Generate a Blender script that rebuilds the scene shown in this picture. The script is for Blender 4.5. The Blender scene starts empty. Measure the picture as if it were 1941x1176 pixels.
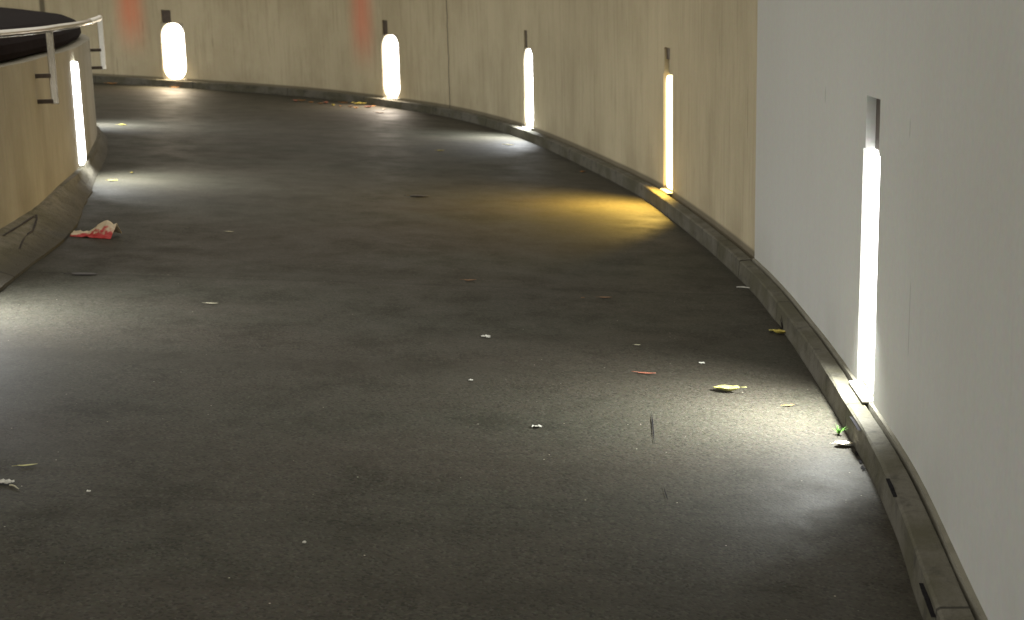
import bpy, bmesh, math, random
from mathutils import Vector, Matrix, noise
random.seed(7)
sc = bpy.context.scene
C = sc.collection

# ------------------------------------------------------------------ camera
SX, SY = -0.05781, 0.00674            # cross fall and rise of the ramp
CAM = Vector((0, 0, 1.5626))
R = [(0.999733834, -0.0230707808, 0.0),
     (-0.00469030827, -0.203246692, 0.979116328),
     (-0.0225889782, -0.97885572, -0.203300803)]   # image right / image down / forward, in columns
cam_d = bpy.data.cameras.new('camera'); cam = bpy.data.objects.new('camera', cam_d); C.objects.link(cam)
cam_d.sensor_width = 36; cam_d.lens = 36 * 2700 / 1941.0; cam_d.clip_start = .05; cam_d.clip_end = 400
M = Matrix(((R[0][0], -R[0][1], -R[0][2], CAM.x), (R[1][0], -R[1][1], -R[1][2], CAM.y),
            (R[2][0], -R[2][1], -R[2][2], CAM.z), (0, 0, 0, 1)))
cam.matrix_world = M
sc.camera = cam
cam_d.dof.use_dof = True; cam_d.dof.focus_distance = 5.2; cam_d.dof.aperture_fstop = 6.0   # a phone's soft far focus

# ------------------------------------------------------------------ world, exposure
w = bpy.data.worlds.new('World'); sc.world = w; w.use_nodes = True
bg = w.node_tree.nodes['Background']
bg.inputs[0].default_value = (1.0, 0.95, 0.83, 1); bg.inputs[1].default_value = 0.88   # city glow over an open ramp at night
sc.view_settings.view_transform = 'Standard'; sc.view_settings.look = 'None'
sc.view_settings.exposure = 0; sc.view_settings.gamma = 1
sc.cycles.use_denoising = True
sc.cycles.max_bounces = 6
TILT = 46.0
LAMP_W = 47.0          # watts of one slot lamp

def gz(x, y): return SX * x + SY * y
def at(px, py, h=0.0):
    """point of the sloping ground plane (raised by h) seen at pixel px,py of the 1941x1176 photo"""
    d = Vector(((px - 970.5) / 2700, (py - 588) / 2700, 1.0))
    r = Vector([sum(R[i][k] * d[k] for k in range(3)) for i in range(3)])
    # CAM.z + t r.z = SX t r.x + SY t r.y + h
    t = (CAM.z - h) / (SX * r.x + SY * r.y - r.z)
    return Vector((t * r.x, t * r.y, CAM.z + t * r.z))

# ------------------------------------------------------------------ materials
def mat(name):
    m = bpy.data.materials.new(name); m.use_nodes = True
    nt = m.node_tree; b = nt.nodes['Principled BSDF']
    return m, nt, b
class NB:
    """tiny node builder"""
    def __init__(s, nt): s.nt = nt
    def n(s, typ, **kw):
        nd = s.nt.nodes.new(typ)
        for k, v in kw.items():
            if k.startswith('i_'):
                nd.inputs[k[2:].replace('_', ' ')].default_value = v
            else: setattr(nd, k, v)
        return nd
    def l(s, a, b): s.nt.links.new(a, b)
    def val(s, x, sock):
        if hasattr(x, 'is_linked') or hasattr(x, 'links'): s.l(x, sock)
        else: sock.default_value = x
    def math(s, op, a, b=0.0, c=None, clamp=False):
        nd = s.nt.nodes.new('ShaderNodeMath'); nd.operation = op; nd.use_clamp = clamp
        s.val(a, nd.inputs[0]); s.val(b, nd.inputs[1])
        if c is not None: s.val(c, nd.inputs[2])
        return nd.outputs[0]
    def mix(s, f, a, b, mode='MIX'):
        nd = s.nt.nodes.new('ShaderNodeMix'); nd.data_type = 'RGBA'; nd.blend_type = mode
        s.val(f, nd.inputs[0])
        for x, i in ((a, 6), (b, 7)):
            if isinstance(x, tuple): nd.inputs[i].default_value = (x[0], x[1], x[2], 1)
            else: s.l(x, nd.inputs[i])
        return nd.outputs[2]
    def uv(s):
        return s.n('ShaderNodeUVMap', uv_map='uv').outputs[0]
    def obj(s): return s.n('ShaderNodeTexCoord').outputs['Object']
    def scaled(s, vec, sx, sy, sz=1, loc=(0, 0, 0)):
        m = s.n('ShaderNodeMapping'); m.inputs['Scale'].default_value = (sx, sy, sz); m.inputs['Location'].default_value = loc
        s.l(vec, m.inputs[0]); return m.outputs[0]
    def noise(s, vec, scale, detail=4, rough=.55):
        nd = s.n('ShaderNodeTexNoise'); nd.inputs['Scale'].default_value = scale
        nd.inputs['Detail'].default_value = detail; nd.inputs['Roughness'].default_value = rough
        s.l(vec, nd.inputs['Vector']); return nd
    def ramp(s, x, a, b, lo=0.0, hi=1.0):
        nd = s.n('ShaderNodeMapRange'); nd.interpolation_type = 'SMOOTHSTEP'
        s.val(x, nd.inputs[0])
        for i, v in ((1, a), (2, b), (3, lo), (4, hi)): nd.inputs[i].default_value = v
        return nd.outputs[0]
    def bump(s, h, strength, dist, b):
        nd = s.n('ShaderNodeBump'); nd.inputs['Strength'].default_value = strength; nd.inputs['Distance'].default_value = dist
        s.l(h, nd.inputs['Height']); s.l(nd.outputs[0], b.inputs['Normal'])

def wall_material(name, base, dark, warm, streak=1.0, patches=(), joints=(), ticks=(), grad=None):
    m, nt, b = mat(name); q = NB(nt); uv = q.uv()
    sep = q.n('ShaderNodeSeparateXYZ'); q.l(uv, sep.inputs[0]); u, v = sep.outputs[0], sep.outputs[1]
    n1 = q.noise(q.scaled(uv, 16, .9), 1.0, 5, .6).outputs[0]          # board marks, vertical
    n2 = q.noise(q.scaled(uv, 1.3, .8), 1.0, 5, .6).outputs[0]         # broad blotches
    n3 = q.noise(q.scaled(uv, 45, 2.2), 1.0, 3, .6).outputs[0]         # fine vertical fibres
    n4 = q.noise(q.scaled(uv, 60, 60), 1.0, 3, .7)
    col = q.mix(q.ramp(n2, .35, .68), base, warm)
    col = q.mix(q.math('MULTIPLY', q.ramp(n1, .47, .72), .5 * streak), col, dark)
    col = q.mix(q.math('MULTIPLY', q.ramp(n3, .52, .75), .38 * streak), col, dark)
    # small dark vertical runs
    n5 = q.noise(q.scaled(uv, 22, 1.6, 1, (3, 7, 0)), 1.0, 2, .5).outputs[0]
    col = q.mix(q.math('MULTIPLY', q.ramp(n5, .68, .76), .55 * streak), col, (dark[0] * .5, dark[1] * .5, dark[2] * .5))
    # grain in tint
    gr = q.noise(q.scaled(uv, 38, 38, 1, (9, 2, 0)), 1.0, 2, .6)
    col = q.mix(.10, col, gr.outputs['Color'], 'OVERLAY')
    # splash dirt just above the curb
    dirt = q.math('MULTIPLY', q.ramp(v, .45, .12), q.ramp(n2, .3, .7))
    col = q.mix(q.math('MULTIPLY', dirt, .35), col, dark)
    if streak > .5: col = q.mix(q.math('MULTIPLY', q.ramp(v, .165, .14), .75), col, tuple(x * .3 for x in dark))  # dark line painted in for the shadow gap above the curb
    for (u0, hw, v0, c) in patches:                                    # soft red patches
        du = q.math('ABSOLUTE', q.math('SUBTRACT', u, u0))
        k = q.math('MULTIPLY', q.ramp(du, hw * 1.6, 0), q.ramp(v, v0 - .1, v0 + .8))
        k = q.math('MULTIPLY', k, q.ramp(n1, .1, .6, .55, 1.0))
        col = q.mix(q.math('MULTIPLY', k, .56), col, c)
    h = n1
    for (u0, hw, jag) in joints:
        wv = q.noise(q.scaled(uv, .01, 3.5), 1.0, 3, .6).outputs[0]
        du = q.math('ABSOLUTE', q.math('SUBTRACT', q.math('ADD', u, q.math('MULTIPLY', wv, jag)), u0 + jag * .5))
        k = q.ramp(du, hw, hw * .45)
        col = q.mix(q.math('MULTIPLY', k, .8), col, (dark[0] * .25, dark[1] * .25, dark[2] * .25))
    for (u0, v0, v1, hw) in ticks:                                     # small vertical scratches
        du = q.math('ABSOLUTE', q.math('SUBTRACT', u, u0))
        k = q.math('MULTIPLY', q.ramp(du, hw, hw * .3), q.math('MULTIPLY', q.ramp(v, v0, v0 + .02), q.ramp(v, v1, v1 - .03)))
        col = q.mix(q.math('MULTIPLY', k, .5), col, (dark[0] * .5, dark[1] * .5, dark[2] * .5))
    q.l(col, b.inputs['Base Color']); b.inputs['Roughness'].default_value = .75
    b.inputs['Specular IOR Level'].default_value = .3
    hh = q.math('ADD', q.math('MULTIPLY', n1, .6 * streak), q.math('MULTIPLY', n4.outputs[0], .4))
    q.bump(hh, .35 if streak > .5 else .12, .01, b)
    return m

def curb_material(name, base, joint_u):
    m, nt, b = mat(name); q = NB(nt); uv = q.uv()
    sep = q.n('ShaderNodeSeparateXYZ'); q.l(uv, sep.inputs[0]); u, v = sep.outputs[0], sep.outputs[1]
    n1 = q.noise(uv, 2.2, 6, .65).outputs[0]; n2 = q.noise(uv, 9, 5, .65).outputs[0]
    n3 = q.noise(uv, 70, 3, .7).outputs[0]
    dk = tuple(c * .32 for c in base); ol = (base[0] * .62, base[1] * .62, base[2] * .5)
    col = q.mix(q.ramp(n1, .38, .62), base, ol)
    col = q.mix(q.math('MULTIPLY', q.ramp(n2, .5, .7), .75), col, dk)
    col = q.mix(q.math('MULTIPLY', q.ramp(n3, .45, .75), .3), col, dk)
    col = q.mix(q.math('MULTIPLY', q.ramp(v, .07 if base[0] < .15 else .32, .05), .55 if base[0] < .15 else .95), col, dk)     # darker towards the foot
    fr = q.math('ABSOLUTE', q.math('SUBTRACT', q.math('FRACT', q.math('DIVIDE', u, joint_u)), .5))
    col = q.mix(q.math('MULTIPLY', q.ramp(fr, .005, .002), .8), col, tuple(c * .15 for c in base))
    if base[0] < .15: col = q.mix(q.math('MULTIPLY', q.ramp(v, .262, .275), q.ramp(n2, .2, .6, .45, .9)), col, (.19, .178, .14))
    q.l(col, b.inputs['Base Color']); b.inputs['Roughness'].default_value = .85; b.inputs['Specular IOR Level'].default_value = .15
    q.bump(q.math('ADD', q.math('MULTIPLY', n2, .7), q.math('MULTIPLY', n3, .3)), .7 if base[0] < .15 else 1.0, .012 if base[0] < .15 else .04, b)
    return m

def floor_material():
    m, nt, b = mat('asphalt'); q = NB(nt); P = q.obj()
    big = q.noise(q.scaled(P, .35, .9), 1.0, 5, .6).outputs[0]
    mid = q.noise(P, 3.0, 6, .65).outputs[0]
    fine = q.noise(P, 95, 3, .75)
    vo = q.n('ShaderNodeTexVoronoi'); vo.inputs['Scale'].default_value = 115; q.l(P, vo.inputs['Vector'])
    vor = vo.outputs['Distance']; vcol = vo.outputs['Color']
    sp = q.n('ShaderNodeSeparateColor'); q.l(vcol, sp.inputs[0])
    col = q.mix(q.ramp(big, .3, .7), (.044, .038, .029), (.040, .039, .029))
    col = q.mix(q.math('MULTIPLY', q.ramp(mid, .5, .72), .5), col, (.019, .018, .012))
    col = q.mix(q.math('MULTIPLY', q.ramp(mid, .52, .34), .28), col, (.042, .038, .028))
    # aggregate: each stone its own tone
    col = q.mix(q.ramp(sp.outputs[0], .55, 1.0, 0, .5), col, (.008, .008, .006))
    col = q.mix(q.ramp(sp.outputs[1], .72, 1.0, 0, .42), col, (.078, .073, .058))
    glint = q.math('MULTIPLY', q.math('GREATER_THAN', sp.outputs[2], .9993), q.ramp(vor, .45, .2))
    col = q.mix(glint, col, (.32, .30, .24))
    col = q.mix(.26, col, fine.outputs['Color'], 'OVERLAY')
    # faint darker transverse bands and two construction joints across the lane
    band = q.noise(q.scaled(P, .25, 2.6), 1.0, 4, .6).outputs[0]
    col = q.mix(q.math('MULTIPLY', q.ramp(band, .52, .68), .4), col, (.028, .025, .018))
    sep = q.n('ShaderNodeSeparateXYZ'); q.l(P, sep.inputs[0])
    wob = q.math('MULTIPLY', q.noise(q.scaled(P, .5, .1), 1.0, 2).outputs[0], .12)
    for y0, hw, s in ((7.95, .02, .45), (17.35, .07, .55), (12.6, .03, .25), (4.35, .012, .3)):
        dy = q.math('ABSOLUTE', q.math('SUBTRACT', q.math('ADD', sep.outputs[1], wob), y0))
        col = q.mix(q.math('MULTIPLY', q.ramp(dy, hw, hw * .3), s), col, (.018, .016, .012))
    q.l(col, b.inputs['Base Color'])
    rr = q.ramp(mid, .3, .7, .58, .74); q.l(rr, b.inputs['Roughness'])
    b.inputs['Specular IOR Level'].default_value = .07
    hh = q.math('ADD', q.math('MULTIPLY', vor, -.5), q.math('MULTIPLY', fine.outputs[0], .5))
    q.bump(hh, .28, .003, b)
    return m

def simple(name, col, rough=.6, metal=0, nscale=20, var=.25, bump=.2):
    m, nt, b = mat(name); q = NB(nt); P = q.obj()
    n = q.noise(P, nscale, 4, .6).outputs[0]
    if name in ('dark_bitumen', 'crack_dark', 'crack_faint'): b.inputs['Specular IOR Level'].default_value = .05
    c = q.mix(q.ramp(n, .35, .7), col, tuple(x * (1 - var) for x in col))
    q.l(c, b.inputs['Base Color']); b.inputs['Roughness'].default_value = rough; b.inputs['Metallic'].default_value = metal
    if bump: q.bump(n, bump, .003, b)
    return m
def glow(name, col, strength):
    m, nt, b = mat(name)
    b.inputs['Base Color'].default_value = (.8, .8, .8, 1)
    b.inputs['Emission Color'].default_value = (*col, 1); b.inputs['Emission Strength'].default_value = strength
    return m

# ------------------------------------------------------------------ object helpers
def obj(name, bm, m, parent=None, smooth=False):
    me = bpy.data.meshes.new(name); bm.to_mesh(me); bm.free()
    if m is not None:
        for mm in (m if isinstance(m, (list, tuple)) else [m]): me.materials.append(mm)
    if smooth:
        for p in me.polygons: p.use_smooth = True
    o = bpy.data.objects.new(name, me); C.objects.link(o)
    if parent is not None: o.parent = parent
    return o
def tag(o, label=None, cat=None, group=None, kind=None):
    for k, v in (('label', label), ('category', cat), ('group', group), ('kind', kind)):
        if v: o[k] = v
    return o
def empty(name, mw):
    o = bpy.data.objects.new(name, None); C.objects.link(o); o.matrix_world = mw; o.empty_display_size = .2
    return o
def box(bm, c, s, bev=0.0):
    r = bmesh.ops.create_cube(bm, size=1.0)
    for v in r['verts']: v.co = Vector((v.co.x * s[0] + c[0], v.co.y * s[1] + c[1], v.co.z * s[2] + c[2]))
    if bev:
        es = list({e for v in r['verts'] for e in v.link_edges})
        bmesh.ops.bevel(bm, geom=es, offset=bev, segments=2, profile=.6, affect='EDGES')
def tube(bm, pts, rad, seg=12, cap=True, flat=1.0):
    rings = []
    for i, p in enumerate(pts):
        a = pts[max(i - 1, 0)]; c = pts[min(i + 1, len(pts) - 1)]
        t = (c - a).normalized(); up = Vector((0, 0, 1)) if abs(t.z) < .9 else Vector((1, 0, 0))
        s = t.cross(up).normalized(); u = s.cross(t)
        r = rad[i] if isinstance(rad, (list, tuple)) else rad
        rings.append([bm.verts.new(p + s * math.cos(2 * math.pi * k / seg) * r + u * math.sin(2 * math.pi * k / seg) * r * flat) for k in range(seg)])
    for a, b in zip(rings, rings[1:]):
        for k in range(seg): bm.faces.new((a[k], a[(k + 1) % seg], b[(k + 1) % seg], b[k]))
    if cap: bm.faces.new(rings[0]); bm.faces.new(rings[-1][::-1])

# ------------------------------------------------------------------ the two curved lines in plan
class Curve:
    def __init__(s, ctrl, side):
        """ctrl: plan points; side: +1 when the lane lies to the left of the walking direction"""
        P = [Vector((x, y)) for x, y in ctrl]; P = [P[0] * 2 - P[1]] + P + [P[-1] * 2 - P[-2]]
        pts = []
        for i in range(1, len(P) - 2):
            for k in range(40):
                t = k / 40
                a, b, c, d = P[i - 1:i + 3]
                pts.append(.5 * ((2 * b) + (c - a) * t + (2 * a - 5 * b + 4 * c - d) * t * t + (3 * b - a - 3 * c + d) * t ** 3))
        for _ in range(60): pts = [pts[0]] + [(a + 2 * b + c) / 4 for a, b, c in zip(pts, pts[1:], pts[2:])] + [pts[-1]]
        s.pts = pts; s.S = [0.0]
        for a, b in zip(pts, pts[1:]): s.S.append(s.S[-1] + (b - a).length)
        s.L = s.S[-1]; s.side = side
    def pos(s, t):
        t = min(max(t, 0), s.L - 1e-4)
        lo, hi = 0, len(s.S) - 1
        while hi - lo > 1:
            m = (lo + hi) // 2
            if s.S[m] <= t: lo = m
            else: hi = m
        f = (t - s.S[lo]) / (s.S[lo + 1] - s.S[lo])
        return s.pts[lo].lerp(s.pts[lo + 1], f)
    def tan(s, t): return (s.pos(t + .12) - s.pos(t - .12)).normalized() if .12 < t < s.L - .12 else (s.pos(min(t + .2, s.L)) - s.pos(max(t - .2, 0))).normalized()
    def nor(s, t):
        d = s.tan(t); return Vector((-d.y, d.x)) * s.side
    def near(s, x, y):
        q = Vector((x, y)); i = min(range(len(s.pts)), key=lambda k: (s.pts[k] - q).length); return s.S[i]
    def p3(s, t, off, h):
        p = s.pos(t) + s.nor(t) * off; b = s.pos(t)
        return Vector((p.x, p.y, gz(b.x, b.y) + h))

outer = Curve([(-.9, -9), (.0, -5), (.62, -1), (.98, 1.6), (1.17, 3.27), (1.32, 4.4), (1.395, 5.4), (1.46, 6.6), (1.485, 8.36), (1.33, 11.0),
               (1.10, 12.9), (.30, 17.0), (-.62, 19.75), (-1.75, 21.5), (-3.2, 23.1), (-5.3, 24.2), (-7.2, 24.85), (-10, 25.4), (-14, 25.2), (-18, 23.5), (-21, 20)], +1)
inner = Curve([(-3.6, -9), (-3.0, -3), (-2.86, 2), (-2.9, 6.0), (-3.04, 8.0), (-3.17, 9.46), (-3.34, 10.5), (-3.53, 11.7), (-3.86, 13.25),
               (-4.30, 15.0), (-4.95, 16.7), (-6.0, 18.3), (-7.6, 19.6), (-9.8, 20.3), (-12.2, 20.1), (-15, 18.5), (-16.5, 15.5)], -1)

SLOT_B, SLOT_M, SLOT_T = .125, 1.065, 1.27      # slot bottom, top of the lit part, top of the fixture notch
DEPTH = .05
WALL_T = .30
# px, py of the slot's foot in the photo, slot width (far ones widened for bloom), notch width, colour, light factor
O_SLOTS = [dict(p=(1637, 745), w=.34, n=.27, c=(.97, 1, .96), k=1.0), dict(p=(1281, 364), w=.36, n=.22, c=(1, .64, .12), k=1.4, t=38),
           dict(p=(1006, 243), w=.40, n=.15, c=(.93, .97, 1), k=1.0, r=.15), dict(p=(731, 188), w=.46, n=.15, c=(1, .84, .66), k=.55, r=.18),
           dict(p=(316, 153), w=.47, n=.19, c=(1, .80, .52), k=.55, r=.2)]
for d in O_SLOTS:
    g = at(d['p'][0], d['p'][1], .12); d['s'] = outer.near(g.x, g.y)
s5, s4 = O_SLOTS[0]['s'], O_SLOTS[1]['s']
O_SLOTS += [dict(s=s5 - 6.0, w=.34, n=.2, c=(1, .98, .90), k=.8), dict(s=O_SLOTS[4]['s'] + 4.6, w=.4, n=.17, c=(1, .84, .55), k=.9)]
I_SLOTS = [dict(s=inner.near(-2.98, 6.75), w=.34, n=.2, c=(.96, .98, 1), k=1.0), dict(s=inner.near(-3.60, 11.95), w=.34, n=.12, c=(.97, 1, .98), k=1.0),
           dict(s=inner.near(-5.0, 16.85), w=.34, n=.12, c=(.9, .97, 1), k=1.0), dict(s=inner.near(-2.9, 1.3), w=.34, n=.2, c=(.96, .98, 1), k=.6),
           dict(s=inner.near(-8.2, 19.8), w=.34, n=.12, c=(.96, .98, 1), k=1.0)]

def wall(name, cv, s0, s1, top, slots, m, off=0.0, thick=WALL_T, z0=.05, top_nm=None, flip=False):
    """a wall along the curve with real openings for the slot lamps"""
    far = 1                                   # the notch sits at the far side of the slot
    holes = []
    for d in slots:
        if s0 + .3 < d['s'] < s1 - .3:
            a, b = d['s'] - d['w'] / 2, d['s'] + d['w'] / 2
            holes.append((a, b, SLOT_B, SLOT_M)); holes.append((b - .04 - d['n'], b - .04, SLOT_M, SLOT_T))
    ss = [s0]; n = int((s1 - s0) / .16)
    ss = [s0 + (s1 - s0) * i / n for i in range(n + 1)]
    keys = sorted({round(x, 5) for h in holes for x in h[:2]})
    ss = [x for x in ss if all(abs(x - k) > .03 for k in keys)] + keys; ss.sort()
    zs = sorted({-.4, z0, SLOT_B, .5, .8, SLOT_M, SLOT_T, top}); zs = [z for z in zs if z <= top + 1e-6]
    bm = bmesh.new(); U = bm.loops.layers.uv.new('uv')
    def V(s, o, z): return bm.verts.new(cv.p3(s, o + off, z))
    F = [[V(s, 0, z) for z in zs] for s in ss]
    B = [[V(s, -thick, z) for z in (zs[0], top)] for s in ss]
    def face(vs, uvs):
        f = bm.faces.new(vs)
        for l, c in zip(f.loops, uvs): l[U].uv = c
        return f
    def inhole(sa, sb, za, zb):
        sm, zm = (sa + sb) / 2, (za + zb) / 2
        return any(h[0] < sm < h[1] and h[2] < zm < h[3] for h in holes)
    I, J = len(ss) - 1, len(zs) - 1
    hole = {(i, j) for i in range(I) for j in range(J) if inhole(ss[i], ss[i + 1], zs[j], zs[j + 1])}
    for i in range(I):
        for j in range(J):
            if (i, j) in hole: continue
            face((F[i][j], F[i + 1][j], F[i + 1][j + 1], F[i][j + 1]),
                 ((ss[i], zs[j]), (ss[i + 1], zs[j]), (ss[i + 1], zs[j + 1]), (ss[i], zs[j + 1])))
    # reveals
    D = {}
    def dv(i, j):
        if (i, j) not in D: D[(i, j)] = V(ss[i], -DEPTH - .06, zs[j])
        return D[(i, j)]
    for (i, j) in hole:
        for (ni, nj, a, b) in ((i - 1, j, (i, j), (i, j + 1)), (i + 1, j, (i + 1, j), (i + 1, j + 1)), (i, j - 1, (i, j), (i + 1, j)), (i, j + 1, (i, j + 1), (i + 1, j + 1))):
            if (ni, nj) not in hole:
                face((F[a[0]][a[1]], F[b[0]][b[1]], dv(*b), dv(*a)), ((ss[a[0]], zs[a[1]]), (ss[b[0]], zs[b[1]]), (ss[b[0]] + .05, zs[b[1]]), (ss[a[0]] + .05, zs[a[1]])))
    for i in range(I):
        face((F[i][J], F[i + 1][J], B[i + 1][1], B[i][1]), ((ss[i], top), (ss[i + 1], top), (ss[i + 1], top + thick), (ss[i], top + thick)))
        face((B[i][1], B[i + 1][1], B[i + 1][0], B[i][0]), ((ss[i], top), (ss[i + 1], top), (ss[i + 1], 0), (ss[i], 0)))
    for i in (0, I):
        face([F[i][j] for j in range(J + 1)] + [B[i][1], B[i][0]], [(ss[i], z) for z in zs] + [(ss[i] + thick, top), (ss[i] + thick, zs[0])])
    bmesh.ops.recalc_face_normals(bm, faces=bm.faces)
    return obj(name, bm, m)

def strip(name, cv, s0, s1, prof, m, smooth=False, step=.12, jitter=0.0, parent=None):
    """extrude a profile [(offset, height)] along the curve; prof may be a function of s"""
    n = int((s1 - s0) / step); bm = bmesh.new(); U = bm.loops.layers.uv.new('uv'); rows = []
    for i in range(n + 1):
        s = s0 + (s1 - s0) * i / n; pr = prof(s) if callable(prof) else prof; row = []
        for k, (o, h) in enumerate(pr):
            j = 0 if (k == 0 or k == len(pr) - 1) else jitter
            nz = noise.noise(Vector((s * 2.3, k * 3.1, cv.side * 5))) * j + noise.noise(Vector((s * 9, k * 3.1, 4))) * j * .5
            row.append(bm.verts.new(cv.p3(s, o + nz, h + nz * .4)))
        rows.append((s, row))
    def le(pr):
        d = [0]
        for a, b in zip(pr, pr[1:]): d.append(d[-1] + math.hypot(b[0] - a[0], b[1] - a[1]))
        return d
    for (sa, a), (sb, b) in zip(rows, rows[1:]):
        d = le(prof(sa) if callable(prof) else prof)
        for k in range(len(a) - 1):
            f = bm.faces.new((a[k], b[k], b[k + 1], a[k + 1]))
            for l, c in zip(f.loops, ((sa, d[k]), (sb, d[k]), (sb, d[k + 1]), (sa, d[k + 1]))): l[U].uv = c
    for _, r in (rows[0], rows[-1]):
        if len(r) > 2: bm.faces.new(r)
    bmesh.ops.recalc_face_normals(bm, faces=bm.faces)
    return obj(name, bm, m, parent, smooth)

# ------------------------------------------------------------------ ground
bm = bmesh.new()
xs = [-60, -30] + [-20 + i for i in range(31)] + [30, 60]; ys = [-60, -30] + [-10 + i for i in range(46)] + [60]
G = [[bm.verts.new((x, y, gz(x, y))) for y in ys] for x in xs]
for i in range(len(xs) - 1):
    for j in range(len(ys) - 1): bm.faces.new((G[i][j], G[i + 1][j], G[i + 1][j + 1], G[i][j + 1]))
tag(obj('road', bm, floor_material()), kind='structure')

# ------------------------------------------------------------------ outer wall
gj = at(1447, 492, .12); sj = outer.near(gj.x, gj.y)
gc = at(886, 204, .12); sc_ = outer.near(gc.x, gc.y)
L1s, L2s = O_SLOTS[4]['s'], O_SLOTS[3]['s']
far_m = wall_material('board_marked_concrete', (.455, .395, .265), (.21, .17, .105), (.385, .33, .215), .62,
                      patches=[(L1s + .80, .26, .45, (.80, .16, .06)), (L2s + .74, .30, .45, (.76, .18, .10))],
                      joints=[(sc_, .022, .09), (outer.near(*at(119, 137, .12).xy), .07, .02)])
def su(px, py, h):     # s coordinate seen near a pixel on the near panel (marks on its face)
    best = None
    for i in range(400):
        s = sj - 8 + i * .02; p = outer.p3(s, 0, h); d = p - CAM
        x = sum(R[k][0] * d[k] for k in range(3)); z = sum(R[k][2] * d[k] for k in range(3))
        if z <= .1: continue
        e = abs(970.5 + 2700 * x / z - px)
        if best is None or e < best[0]: best = (e, s)
    return best[1]
near_m = wall_material('smooth_concrete', (.45, .452, .425), (.29, .285, .255), (.44, .44, .41), .10,
                       ticks=[(su(1572, 205, 1.2), 1.17, 1.26, .012), (su(1736, 195, 1.2), 1.17, 1.25, .008), (su(1733, 600, .5), .45, .72, .007)])
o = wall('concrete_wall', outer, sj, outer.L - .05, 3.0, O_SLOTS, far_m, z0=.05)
tag(o, 'beige board-marked concrete wall with streaks, curving round the far side of the ramp', 'wall')
o = wall('concrete_wall', outer, .05, sj - .004, 3.0, O_SLOTS, near_m, off=.018, z0=.05)
tag(o, 'smooth pale grey concrete wall panel closest on the right, around the longest bright slot', 'wall')
# ------------------------------------------------------------------ inner parapet
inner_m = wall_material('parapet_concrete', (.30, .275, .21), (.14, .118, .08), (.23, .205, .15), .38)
PT = 1.075
# (walls keep their levels: the slot reaches just under the parapet top)
SLOT_T_SAVE, SLOT_M_SAVE = SLOT_T, SLOT_M
SLOT_M, SLOT_T = .985, 1.045
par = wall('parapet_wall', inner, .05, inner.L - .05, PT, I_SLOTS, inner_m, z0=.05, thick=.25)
tag(par, 'low stained concrete parapet under the steel handrail on the left', 'wall')
SLOT_M, SLOT_T = SLOT_M_SAVE, SLOT_T_SAVE

# dark slab that roofs the core inside the bend, with a bull-nosed edge
dark_m = simple('dark_bitumen', (.010, .006, .0065), .95, 0, 14, .4, .5)
bm = bmesh.new(); U = None
prof = [(-.16, PT + .004), (-.10, PT + .02), (-.075, PT + .06), (-.08, PT + .12), (-.12, PT + .175), (-.22, PT + .22), (-.5, PT + .26), (-1.2, PT + .29)]
rows = []; n = 150
for i in range(n + 1):
    s = .1 + (inner.L - .2) * i / n
    rows.append([bm.verts.new(inner.p3(s, o_ , h)) for o_, h in prof])
for a, b in zip(rows, rows[1:]):
    for k in range(len(prof) - 1): bm.faces.new((a[k], b[k], b[k + 1], a[k + 1]))
bm.faces.new([r[-1] for r in rows]); bm.faces.new([r[0] for r in rows][::-1])
bm.faces.new(rows[0]+rows[-1][::-1])
bmesh.ops.triangulate(bm, faces=[f for f in bm.faces if len(f.verts) > 4]); bmesh.ops.recalc_face_normals(bm, faces=bm.faces)
tag(obj('roof_slab', bm, dark_m), 'dark round-edged slab behind the handrail on top of the parapet', 'slab')

# ------------------------------------------------------------------ curbs
oc_m = curb_material('curb_concrete', (.112, .104, .084), 1.93)
ic_m = curb_material('curb_concrete_pale', (.185, .168, .132), 3.7)
def ow(s): return .115 + .05 * max(0, min(1, (sj - 3.5 - s) / 5))
def oprof(s):
    w_ = ow(s); return [(w_, -.05), (w_, .0), (w_ - .004, .06), (w_ - .006, .110), (w_ - .014, .1165), (.036, .118), (.034, .01), (-.0, .0)]
def oprof_near(s):
    w_ = ow(s); return [(w_, -.05), (w_, .0), (w_ - .004, .06), (w_ - .006, .106), (w_ - .014, .112), (.045, .115), (.043, .09), (.033, .09), (.031, .124), (-.01, .128)]
tag(strip('curb', outer, sj, outer.L - .1, oprof, oc_m, jitter=.005), kind='structure')
tag(strip('curb', outer, .1, sj - .012, oprof_near, oc_m, jitter=.005), kind='structure')
def iprof(s):
    p = inner.pos(s); k = max(0, min(1, (12.0 - p.y) / 3.2)); w_ = .10 + .20 * k
    return [(w_, -.05), (w_, .0), (w_ * .74, .036), (w_ * .45, .078), (.03, .12), (-.02, .128)]
tag(strip('curb', inner, .1, inner.L - .1, iprof, ic_m, jitter=.02), kind='structure')

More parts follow.
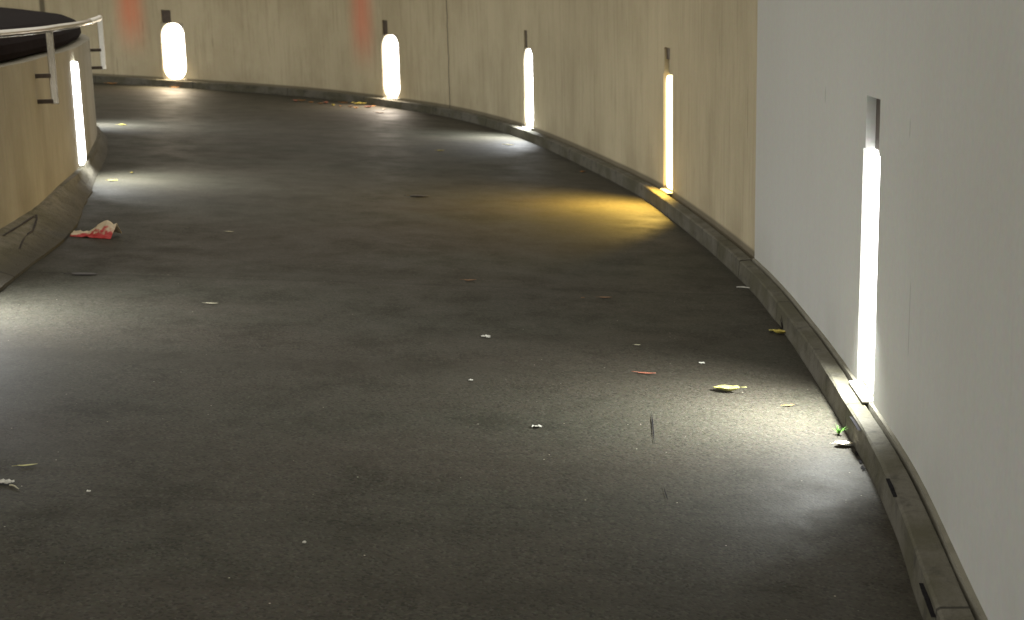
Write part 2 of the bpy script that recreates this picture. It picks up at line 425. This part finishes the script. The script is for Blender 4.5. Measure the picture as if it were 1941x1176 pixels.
# ------------------------------------------------------------------ slot lamps
steel_dark = simple('fixture_brown', (.085, .062, .045), .45, .3, 30, .4)
plate_m = simple('plate_and_bloom_frame_concrete', (.36, .32, .23), .8, 0, 30, .3)
lining = simple('slot_lining', (.62, .60, .54), .5, 0, 30, .15)
def rounded(hw, h, r, n=6):
    pts = []
    for cx, cz, a0 in ((hw - r, r, -90), (hw - r, h - r, 0), (-hw + r, h - r, 90), (-hw + r, r, 180)):
        for k in range(n + 1):
            a = math.radians(a0 + 90 * k / n); pts.append((cx + r * math.cos(a), cz + r * math.sin(a)))
    return pts
GL = {}; outer_joint = sj
def lamp(cv, d, label, zm, zt, bulge, off=0.0):
    p = cv.p3(d['s'], off, SLOT_B); nn = cv.nor(d['s']); tt = cv.tan(d['s'])
    # local x: along the wall towards the far side, y: into the wall, z: up
    mw = Matrix(((tt.x, -nn.x, 0, p.x), (tt.y, -nn.y, 0, p.y), (0, 0, 1, p.z), (0, 0, 0, 1)))
    e = empty('wall_lamp', mw); tag(e, label, 'wall lamp', 'slot lamps let into the curving walls')
    hh = zm - SLOT_B; nh = zt - zm; hw = d['w'] / 2
    # housing behind the slot
    bm = bmesh.new(); box(bm, (0, DEPTH + .045, hh / 2), (d['w'] + .03, .05, hh + .02))
    obj('housing', bm, lining, e)
    # fixture in the notch
    nx = hw - .04 - d['n'] / 2
    bm = bmesh.new(); fy = .016 if d['s'] > outer_joint or cv is inner else .036; zl = .45 if cv is outer and d['k'] == 1.4 else 1.0
    box(bm, (nx, fy + .022, hh + nh * (1 - zl / 2)), (d['n'] - .004, .044, nh * zl), .003)
    obj('bracket', bm, steel_dark, e)
    if zl < 1:
        bm = bmesh.new(); box(bm, (nx, .05, hh + nh * .27), (d['n'] - .002, .03, nh * .54)); obj('cover_plate', bm, plate_m, e)
    bm = bmesh.new(); box(bm, (0, -.012, .001), (d['w'] - .03, .05 if cv is outer else .03, .008), .002); obj('lit_ledge', bm, lining, e)  # white plate added for the curb ledge overexposed by the lamp
    # frame added to give the far lamps the rounded outline of bloom
    rr = d.get('r', 0)
    if rr:
        bm = bmesh.new(); rp = [(x, z + .004) for x, z in rounded(hw - .004, hh - .008, rr)]; co = [(hw - .001, .001), (hw - .001, hh - .001), (-hw + .001, hh - .001), (-hw + .001, .001)]
        inn = [bm.verts.new((x, .004, z)) for x, z in rp]; dee = [bm.verts.new((x, .06, z)) for x, z in rp]; cv_ = [bm.verts.new((x, .004, z)) for x, z in co]
        nn_ = len(inn)
        for k in range(nn_):
            k2 = (k + 1) % nn_; ca, cb = cv_[k // 7], cv_[k2 // 7]
            bm.faces.new((ca, inn[k], inn[k2]) if ca is cb else (ca, inn[k], inn[k2], cb)); bm.faces.new((inn[k], inn[k2], dee[k2], dee[k]))
        bmesh.ops.remove_doubles(bm, verts=bm.verts, dist=.0005); obj('bloom_frame', bm, plate_m, e)
    # diffuser: pillow-shaped glass filling the slot
    key = d['c']
    if key not in GL:
        c = [min(1, .55 + .45 * x) for x in d['c']] if d['c'][2] > .3 else (1, .84, .50)
        GL[key] = glow('lamp_glass', tuple(c), 9.0 if d['c'][2] > .3 else 3.0)
    bm = bmesh.new(); base = DEPTH + .018
    rings = []
    for t in (0, .25, .5, .75, .92, 1.0):
        k = 1 - t * .5 if t < 1 else .35
        ins = .0 + (1 - math.sqrt(max(0, 1 - t * t))) * .42
        y = base - (base + bulge) * math.sqrt(1 - (1 - t) ** 2) if t > 0 else base
        rings.append([bm.verts.new((x * (1 - ins), y, .012 + (z - hh / 2) * (1 - ins * .10) + hh / 2)) for x, z in rounded(hw - .006, hh - .024, max(.07, d.get('r', 0)))])
    for a, b in zip(rings, rings[1:]):
        for k in range(len(a)): bm.faces.new((a[k], a[(k + 1) % len(a)], b[(k + 1) % len(a)], b[k]))
    bm.faces.new(rings[-1]); bm.faces.new(rings[0][::-1])
    bmesh.ops.recalc_face_normals(bm, faces=bm.faces)
    obj('diffuser', bm, GL[key], e, True)
    ld = bpy.data.lights.new('lamp_light', 'AREA'); ld.shape = 'RECTANGLE'; ld.size = d['w'] * .8; ld.size_y = .10
    ld.energy = LAMP_W * d['k']; ld.color = d['c']; ld.spread = math.radians(124)
    lo = bpy.data.objects.new('lamp_light', ld); C.objects.link(lo); lo.parent = e
    az = math.radians(7); TILT = d.get('t', 46)
    q = Vector((-math.sin(az) * math.cos(math.radians(TILT)), -math.cos(az) * math.cos(math.radians(TILT)), -math.sin(math.radians(TILT))))
    zz = -q; zx = (Vector((1, 0, 0)) - zz * zz.x).normalized(); yy = zz.cross(zx)
    lo.matrix_local = Matrix(((zx.x, yy.x, zz.x, 0), (zx.y, yy.y, zz.y, -.02 - max(bulge, 0)), (zx.z, yy.z, zz.z, .42), (0, 0, 0, 1)))
    return e
OL = ['tallest white slot lamp in the smooth grey panel at right', 'warm slot lamp throwing the yellow pool on the floor',
      'cool white slot lamp right of the dark wall crack', 'slot lamp left of the dark wall crack, beside a faint red patch',
      'widest slot lamp on the far wall, nearest the handrail end', 'slot lamp in the grey panel behind the photographer',
      'slot lamp on the far wall hidden past the parapet']
for d, lb in zip(O_SLOTS, OL):
    lamp(outer, d, lb, SLOT_M, SLOT_T, -.012, .018 if d['s'] < sj else 0)
IL = ['slot lamp in the parapet out of view that lights the floor at left', 'narrow jagged slot lamp in the parapet under the handrail post',
      'parapet slot lamp hidden round the bend beyond the handrail end', 'parapet slot lamp beside the photographer',
      'last parapet slot lamp round the back of the bend']
for d, lb in zip(I_SLOTS, IL): lamp(inner, d, lb, .985, 1.045, .032)

# ------------------------------------------------------------------ handrail
steel = simple('brushed_steel', (.46, .42, .34), .2, 1.0, 60, .2, .1)
steel_lit = simple('lamplit_steel', (.9, .88, .82), .3, 1.0, 60, .1, .1)  # paler copy of the steel, lamp highlight put into its colour
RZ, RO = 1.28, .115
sa, sb = .3, inner.near(-4.2, 14.65)
e = empty('handrail', Matrix.Translation(inner.p3(inner.near(-3.0, 8), RO, 0)))
tag(e, 'round stainless steel handrail on flat posts along the parapet', 'handrail')
inv = e.matrix_world.inverted()
bm = bmesh.new(); pts = [inv @ inner.p3(sa + (sb - sa) * i / 120, RO, RZ) for i in range(121)]
tube(bm, pts, .024, 14); obj('rail', bm, steel, e, True)
# end stretch of the rail, its highlight painted in as paler steel
bm = bmesh.new(); ep = []; er = []
for i in range(13):
    t = i / 12; s = sb - 2.2 + 2.25 * t; ep.append(inv @ inner.p3(s, RO, RZ + .002)); er.append(.0262 if i < 12 else .02)
tube(bm, ep, er, 14); obj('rail_end', bm, steel_lit, e, True)
for sx in (inner.near(-2.9, 5.0), inner.near(-3.25, 9.95), sb - .12):
    bm = bmesh.new(); c = inner.p3(sx, RO, 0); nn = inner.nor(sx); tt = inner.tan(sx)
    Rm = Matrix(((tt.x, nn.x, 0, c.x), (tt.y, nn.y, 0, c.y), (0, 0, 1, c.z), (0, 0, 0, 1)))
    box(bm, (0, 0, 1.02), (.012, .05, .50), .004); bm.transform(inv @ Rm); obj('post', bm, steel_lit if sx > 16 + sa and sx == sb - .12 else steel, e)
    for zz in (.79, .965):
        bm = bmesh.new(); box(bm, (0, -.07, zz), (.03, .12, .03), .003); box(bm, (0, -.133, zz), (.08, .012, .06), .003)
        bm.transform(inv @ Rm); obj('bracket', bm, steel_dark, e)

# ------------------------------------------------------------------ litter, leaves, weeds
def leafmat(name, c, rough=.6): return simple(name, c, rough, 0, 60, .35, .3)
LM = {k: leafmat(k + '_leaf', c) for k, c in dict(yellow=(.62, .50, .10), olive=(.40, .38, .13), brown=(.24, .12, .05), orange=(.55, .24, .05),
      cream=(.85, .76, .55), white=(.55, .54, .48), dark=(.035, .028, .025), pale=(.5, .47, .33), rust=(.34, .12, .07), green=(.12, .30, .04)).items()}
def leaf(px, py, size, colr, label, cat='leaf', rot=None, aspect=.5, curl=.3, name='fallen_leaf', lift=.004, group='leaves fallen on the ramp'):
    g = at(px, py); bm = bmesh.new(); n = 10; rows = []
    jag = random.random() * 10
    for i in range(n + 1):
        t = i / n; x = (t - .5) * size
        wd = size * aspect * .5 * (math.sin(math.pi * t) ** .7) * (1 - .35 * t) * (1 + .25 * noise.noise(Vector((t * 6, jag, 0)))) + size * .012
        z0 = curl * size * (.25 * (2 * t - 1) ** 2) + curl * size * .12 * noise.noise(Vector((t * 3, jag, 2)))
        rows.append([bm.verts.new((x, wd * k, z0 + abs(k) ** 1.5 * wd * curl * 1.3)) for k in (-1, -.5, 0, .5, 1)])
    for a, b in zip(rows, rows[1:]):
        for k in range(4): bm.faces.new((a[k], b[k], b[k + 1], a[k + 1]))
    # stalk
    r = bmesh.ops.extrude_face_region(bm, geom=list(bm.faces))
    for v in [x for x in r['geom'] if isinstance(x, bmesh.types.BMVert)]: v.co.z += max(.0012, size * .012)
    box(bm, (-size * .62, 0, curl * size * .30), (size * .28, size * .02, size * .02))
    mz = min(v.co.z for v in bm.verts)
    for v in bm.verts: v.co.z -= mz
    bmesh.ops.recalc_face_normals(bm, faces=bm.faces)
    o = obj(name, bm, LM[colr], None, True)
    o.location = g + Vector((0, 0, lift)); o.rotation_euler = (math.atan(SY), -math.atan(SX), random.uniform(0, 6.28) if rot is None else math.radians(rot))
    return tag(o, label, cat, group)
def shard(px, py, size, colr, label, cat, name, n=7, hgt=.35, rot=None, stretch=1.0, group=None):
    """crumpled scrap: a creased irregular sheet"""
    g = at(px, py); bm = bmesh.new(); N = 8; sd = random.random() * 50; V = []
    for i in range(N + 1):
        for j in range(N + 1):
            x, y = (i / N - .5), (j / N - .5)
            r = 1 + .35 * noise.noise(Vector((math.atan2(y, x + 1e-6) * 1.3, sd, 0)))
            z = hgt * abs(noise.noise(Vector((x * 3.1 + sd, y * 3.1, 1)))) * 1.3 + hgt * .3 * abs(noise.noise(Vector((x * 8 + sd, y * 8, 5))))
            V.append(bm.verts.new((x * r * size * stretch, y * r * size, z * size)))
    for i in range(N):
        for j in range(N):
            a = i * (N + 1) + j; bm.faces.new((V[a], V[a + N + 1], V[a + N + 2], V[a + 1]))
    r = bmesh.ops.extrude_face_region(bm, geom=list(bm.faces))
    for v in [x for x in r['geom'] if isinstance(x, bmesh.types.BMVert)]: v.co.z += .0015
    bmesh.ops.recalc_face_normals(bm, faces=bm.faces)
    o = obj(name, bm, LM[colr] if isinstance(colr, str) else colr)
    o.location = g + Vector((0, 0, .003)); o.rotation_euler = (math.atan(SY), -math.atan(SX), random.uniform(0, 6.28) if rot is None else math.radians(rot))
    return tag(o, label, cat, group)

# red and cream wrapper
wm, nt, b = mat('red_cream_wrapper'); q = NB(nt); P = q.obj(); sp = q.n('ShaderNodeSeparateXYZ'); q.l(P, sp.inputs[0])
wn = q.noise(P, 18, 2).outputs[0]
edge = q.math('ADD', sp.outputs[1], q.math('MULTIPLY', q.math('SUBTRACT', wn, .5), .10))
q.l(q.mix(q.ramp(edge, -.022, -.04), (.55, .45, .31), (.42, .03, .03)), b.inputs['Base Color']); b.inputs['Roughness'].default_value = .5
bm = bmesh.new(); N = 14; V = []
for i in range(N + 1):
    for j in range(N + 1):
        x, y = i / N - .5, j / N - .5
        prof_ = .026 + .07 * max(0, min(1, (x + .12) / .32)) * (1 if x < .38 else .8)
        tent = max(0, 1 - abs(y - .05) / .55)
        z_ = prof_ * tent + .012 * noise.noise(Vector((x * 9, y * 9, 3))) + .02 * abs(noise.noise(Vector((x * 5, y * 5, 9)))) * tent
        V.append(bm.verts.new((x * .28 + .02 * y, y * .15 * (.6 + .5 * (x + .5)), max(.001, z_))))
for i in range(N):
    for j in range(N):
        a = i * (N + 1) + j; bm.faces.new((V[a], V[a + N + 1], V[a + N + 2], V[a + 1]))
r = bmesh.ops.extrude_face_region(bm, geom=list(bm.faces))
for v in [x for x in r['geom'] if isinstance(x, bmesh.types.BMVert)]: v.co.z += .002
bmesh.ops.recalc_face_normals(bm, faces=bm.faces)
o = obj('crumpled_wrapper', bm, wm); o.location = at(180, 449) + Vector((0, 0, .002)); o.rotation_euler = (0, -math.atan(SX), math.radians(-4))
tag(o, 'crumpled red and cream wrapper lying near the parapet', 'wrapper')

leaf(1377, 744, .115, 'olive', 'large yellow-green leaf casting a dark shadow in the nearest bright pool', rot=160, aspect=.55, curl=.5)
leaf(1599, 846, .075, 'cream', 'cream dead leaf below the green sprig at the curb foot', rot=15, aspect=.7, curl=.35)
leaf(1495, 771, .05, 'orange', 'small orange leaf in the brightest part of the nearest pool', rot=20, aspect=.3, curl=.15)
leaf(1225, 710, .085, 'rust', 'thin reddish curled leaf above the long dark scratch', rot=-8, aspect=.22, curl=.25)
leaf(1148, 566, .07, 'brown', 'small brown leaf below the right end of the yellow light pool', rot=3, aspect=.3, curl=.2)
leaf(891, 534, .075, 'brown', 'reddish brown leaf in mid floor below the yellow pool', rot=10, aspect=.35, curl=.3)
leaf(795, 374, .17, 'dark', 'dark curled leaf in the middle of the far floor', rot=5, aspect=.4, curl=.22)
leaf(160, 522, .15, 'dark', 'dark flat leaf below the red wrapper', rot=8, aspect=.4, curl=.14)
leaf(214, 344, .085, 'yellow', 'bright yellow leaf at the edge of the left light pool', rot=10, aspect=.45, curl=.3)
leaf(250, 329, .06, 'yellow', 'tiny yellow leaf just beyond the bright yellow one at left', rot=100, aspect=.45, curl=.3)
leaf(232, 238, .10, 'yellow', 'yellow leaf in the farthest pool beside the parapet', rot=0, aspect=.45, curl=.3)
leaf(402, 577, .065, 'pale', 'pale flat leaf left of centre on the dark floor', rot=0, aspect=.3, curl=.15)
leaf(435, 441, .055, 'pale', 'tiny pale leaf right of the red wrapper', rot=0, aspect=.4, curl=.2)
leaf(683, 199, .19, 'yellow', 'largest yellow leaf of the drift by the far curb', rot=15, aspect=.45, curl=.5)
leaf(632, 201, .12, 'yellow', 'small yellow leaf left of the largest one by the far curb', rot=80, aspect=.5, curl=.5)
leaf(652, 196, .12, 'orange', 'orange leaf between two yellow leaves by the far curb', rot=0, aspect=.4, curl=.3)
leaf(572, 192, .12, 'orange', 'orange leaf at the left end of the drift by the far curb', rot=0, aspect=.4, curl=.3)
leaf(720, 215, .14, 'brown', 'dark brown leaf in front of the slot lamp left of the crack', rot=0, aspect=.4, curl=.3)
leaf(212, 160, .18, 'orange', 'orange leaf on the far floor by the handrail end', rot=0, aspect=.4, curl=.3)
leaf(332, 167, .14, 'orange', 'orange leaf at the foot of the widest slot lamp', rot=0, aspect=.4, curl=.3)
leaf(965, 276, .11, 'yellow', 'yellow leaf in the pool of the cool white slot lamp', rot=0, aspect=.35, curl=.3)
leaf(835, 287, .09, 'yellow', 'small yellow leaf at the left of the cool white pool', rot=30, aspect=.35, curl=.3)
leaf(1105, 327, .06, 'orange', 'tiny orange leaf in the dark beside the curb before the warm lamp', rot=30, aspect=.6, curl=.3)
leaf(1208, 656, .03, 'pale', 'tiny pale leaf scrap between the brown and reddish leaves', rot=0, aspect=.4, curl=.2)
leaf(52, 885, .065, 'olive', 'greenish narrow leaf at the lower left', rot=25, aspect=.22, curl=.15)
leaf(1478, 634, .075, 'yellow', 'crumpled yellow leaf against the curb under the dark weed', rot=-20, aspect=.6, curl=.6)
leaf(1462, 630, .05, 'olive', 'small olive leaf tucked left of the crumpled yellow one', rot=60, aspect=.5, curl=.5)
for k, (px, py) in enumerate(((590, 195), (608, 198), (618, 197), (645, 203), (664, 204), (698, 205), (708, 202), (728, 209), (560, 193), (675, 206))):
    leaf(px, py, .07 + .03 * (k % 3), ('orange', 'brown', 'rust')[k % 3], 'small orange-brown leaf in the drift of dead leaves along the far curb', rot=k * 37, aspect=.5, curl=.5, group='dead leaves drifted along the far curb')
# scraps of paper
for px, py, s, st, lb in ((920, 640, .028, 1.6, 'white paper scrap in the middle of the floor'), (892, 723, .015, 1.2, 'tiny white paper scrap under the middle one'),
        (577, 1031, .011, 1, 'single pale speck of paper near the bottom edge'), (168, 934, .011, 1, 'tiny white crumb of paper at lower left'),
        (1018, 811, .02, 1.8, 'thin pale scrap left of the long scratch'), (1330, 690, .016, 1.6, 'tiny grey scrap left of the large leaf'),
        (8, 917, .03, 1.8, 'white scrap of paper beside the blue-grey strip at the left edge')):
    shard(px, py, s, 'white', lb, 'paper scrap', 'paper_scrap', hgt=.3, rot=0, stretch=st, group='paper scraps on the ramp')
# twigs
def twig(px, py, ln, rad, rot, colr, label, bend=.15):
    g = at(px, py); bm = bmesh.new()
    pts = [Vector(((t - .5) * ln, bend * ln * math.sin(t * 5) * .4, rad + .15 * bend * ln * math.sin(t * math.pi))) for t in [i / 8 for i in range(9)]]
    tube(bm, pts, [rad * (1.1 - .6 * i / 8) for i in range(9)], 7)
    o = obj('twig', bm, LM[colr]); o.location = g + Vector((0, 0, .002)); o.rotation_euler = (0, -math.atan(SX), math.radians(rot))
    return tag(o, label, 'twig', 'twigs on the ramp')
twig(1413, 548, .10, .0045, -12, 'white', 'pale stick against the curb below the wall joint')
twig(28, 926, .05, .003, -35, 'pale', 'blue-grey strip of twig at the left edge')
twig(1105, 566, .02, .002, 0, 'brown', 'tiny brown twig left of the brown leaf')
# weeds: tufts of blades
def weed(px, py, n, ln, colr, label, h=0):
    g = at(px, py, h); bm = bmesh.new()
    for k in range(n):
        a = random.uniform(0, 6.28); le = ln * random.uniform(.5, 1.1); le_out = random.uniform(.25, .9); w0 = ln * .05
        d = Vector((math.cos(a), math.sin(a), 0)); sd = Vector((-d.y, d.x, 0)); prev = None
        for i in range(6):
            t = i / 5; p = d * (le * le_out * t) + Vector((0, 0, le * t * (1 - .45 * le_out * t))); ww = w0 * (1 - t) + .0004
            cur = (bm.verts.new(p - sd * ww), bm.verts.new(p + sd * ww + Vector((0, 0, .0006))))
            if prev: bm.faces.new((prev[0], prev[1], cur[1], cur[0]))
            prev = cur
    o = obj('weed', bm, LM[colr]); o.location = g; return tag(o, label, 'weed')
weed(1590, 824, 26, .05, 'green', 'small bright green weed growing at the foot of the curb in the light')
weed(1484, 628, 34, .09, 'dark', 'dark weed tuft against the curb behind a yellow leaf')
# cracks and gouges: shallow dark inlays of irregular outline
hole_m = simple('crack_dark', (.012, .011, .012), .9, 0, 40, .3, 0)
def gouge_floor(px0, py0, px1, py1, w_, label):
    a, b = at(px0, py0), at(px1, py1); d = (b - a); nn = Vector((-d.y, d.x, 0)).normalized(); bm = bmesh.new(); prev = None; N = 12
    for i in range(N + 1):
        t = i / N; p = a + d * t - a; ww = w_ * math.sin(math.pi * min(.97, max(.03, t))) * (1 + .5 * noise.noise(Vector((t * 8, px0, 0))))
        o_ = nn * noise.noise(Vector((t * 4, py0, 3))) * w_
        cur = (bm.verts.new(p - nn * ww + o_), bm.verts.new(p + nn * ww + o_))
        if prev: bm.faces.new((prev[0], prev[1], cur[1], cur[0]))
        prev = cur
    o = obj('floor_scratch', bm, hole_m); o.location = a + Vector((0, 0, .004)); return tag(o, label, 'scratch')
gouge_floor(1235, 782, 1240, 842, .003, 'long thin dark scratch in the floor below the reddish leaf')
gouge_floor(1258, 925, 1266, 952, .0018, 'short faint dark scratch in the floor near the bottom right')
def hit(cv, px, py, off, h):
    """arc position on a curve line at given offset/height that shows nearest the pixel column/row"""
    best = None; s = 0
    while s < cv.L:
        d = cv.p3(s, off, h) - CAM; x, y, z = [sum(R[k][c] * d[k] for k in range(3)) for c in range(3)]
        if z > .2:
            e_ = abs(970.5 + 2700 * x / z - px) + abs(588 + 2700 * y / z - py)
            if best is None or e_ < best[0]: best = (e_, s)
        s += .02
    return best[1]
faint_m = simple('crack_faint', (.075, .065, .06), .9, 0, 40, .5, 0)
def curb_gash(cv, px0, py0, px1, py1, prof, w_, label, curb):
    """dark gouge running over the sloping curb face between two photo points"""
    def foot(px, py):
        best = None
        for k in range(13):
            t = k / 12
            for (o0, h0), (o1, h1) in zip(prof(0 if cv is inner else 9)[1:], prof(0 if cv is inner else 9)[2:]):
                pass
        bb = None
        for k in range(11):
            hh = .11 * k / 10; s = hit(cv, px, py, 0.1, hh); pr = prof(s)
            off = None
            for (o0, h0), (o1, h1) in zip(pr[1:], pr[2:]):
                if h0 <= hh <= h1 and h1 > h0: off = o0 + (o1 - o0) * (hh - h0) / (h1 - h0); break
            if off is None: continue
            s = hit(cv, px, py, off, hh); d = cv.p3(s, off, hh) - CAM
            x, y, z = [sum(R[i][c] * d[i] for i in range(3)) for c in range(3)]
            er = abs(970.5 + 2700 * x / z - px) + abs(588 + 2700 * y / z - py)
            if bb is None or er < bb[0]: bb = (er, s, off, hh)
        return bb[1:]
    A, B = foot(px0, py0), foot(px1, py1); bm = bmesh.new(); prev = None; N = 10
    for i in range(N + 1):
        t = i / N; s = A[0] + (B[0] - A[0]) * t; off = A[1] + (B[1] - A[1]) * t; h = A[2] + (B[2] - A[2]) * t
        ww = w_ * math.sin(math.pi * min(.96, max(.04, t))) * (1 + .6 * noise.noise(Vector((t * 7, px0 * .1, 1))))
        h += noise.noise(Vector((t * 3, px0, 0))) * w_
        c = cv.p3(s, off + .012, h)
        cur = (bm.verts.new(c - Vector((0, 0, ww))), bm.verts.new(c + Vector((0, 0, ww))))
        if prev: bm.faces.new((prev[0], prev[1], cur[1], cur[0]))
        prev = cur
    r = bmesh.ops.extrude_face_region(bm, geom=list(bm.faces))
    n2 = cv.nor(A[0])
    for v in [x for x in r['geom'] if isinstance(x, bmesh.types.BMVert)]: v.co -= Vector((n2.x, n2.y, 0)) * .012
    bmesh.ops.recalc_face_normals(bm, faces=bm.faces)
    o = obj('curb_crack', bm, faint_m if cv is inner else hole_m); return tag(o, label, 'crack')
curb_gash(outer, 1686, 908, 1701, 942, oprof_near, .0032, 'short black gouge in the curb face at lower right', None)
curb_gash(outer, 1752, 1108, 1776, 1170, oprof_near, .0028, 'long black gouge in the curb at the bottom edge', None)
curb_gash(outer, 1618, 790, 1632, 818, oprof_near, .0022, 'thin black crack in the curb beside the green weed', None)
crk = [(66, 392, 68, 412), (68, 412, 60, 434), (60, 434, 44, 446), (4, 426, 34, 410), (34, 410, 64, 396), (44, 446, 34, 470)]
clab = ['vertical black crack at the upper end of the broken curb patch', 'middle of the black crack in the chipped left curb', 'lower hook of the black crack in the chipped left curb',
        'crack at the left edge of the picture between curb and parapet', 'crack rising to the broken curb patch', 'lowest thin crack on the chipped left curb']
for (a_, b_, c_, d_), lb in zip(crk, clab):
    curb_gash(inner, a_, b_, c_, d_, iprof, .0032, lb, None)
for k, (px, py) in enumerate(((1622, 862), (1629, 876), (1634, 889))):
    gouge_floor(px, py - 5, px + 3, py + 5, .006, ['upper', 'middle', 'lower'][k] + ' of three dark pits in the floor along the curb foot')
print('SLOTS', [round(d['s'], 2) for d in O_SLOTS], sj, sc_)
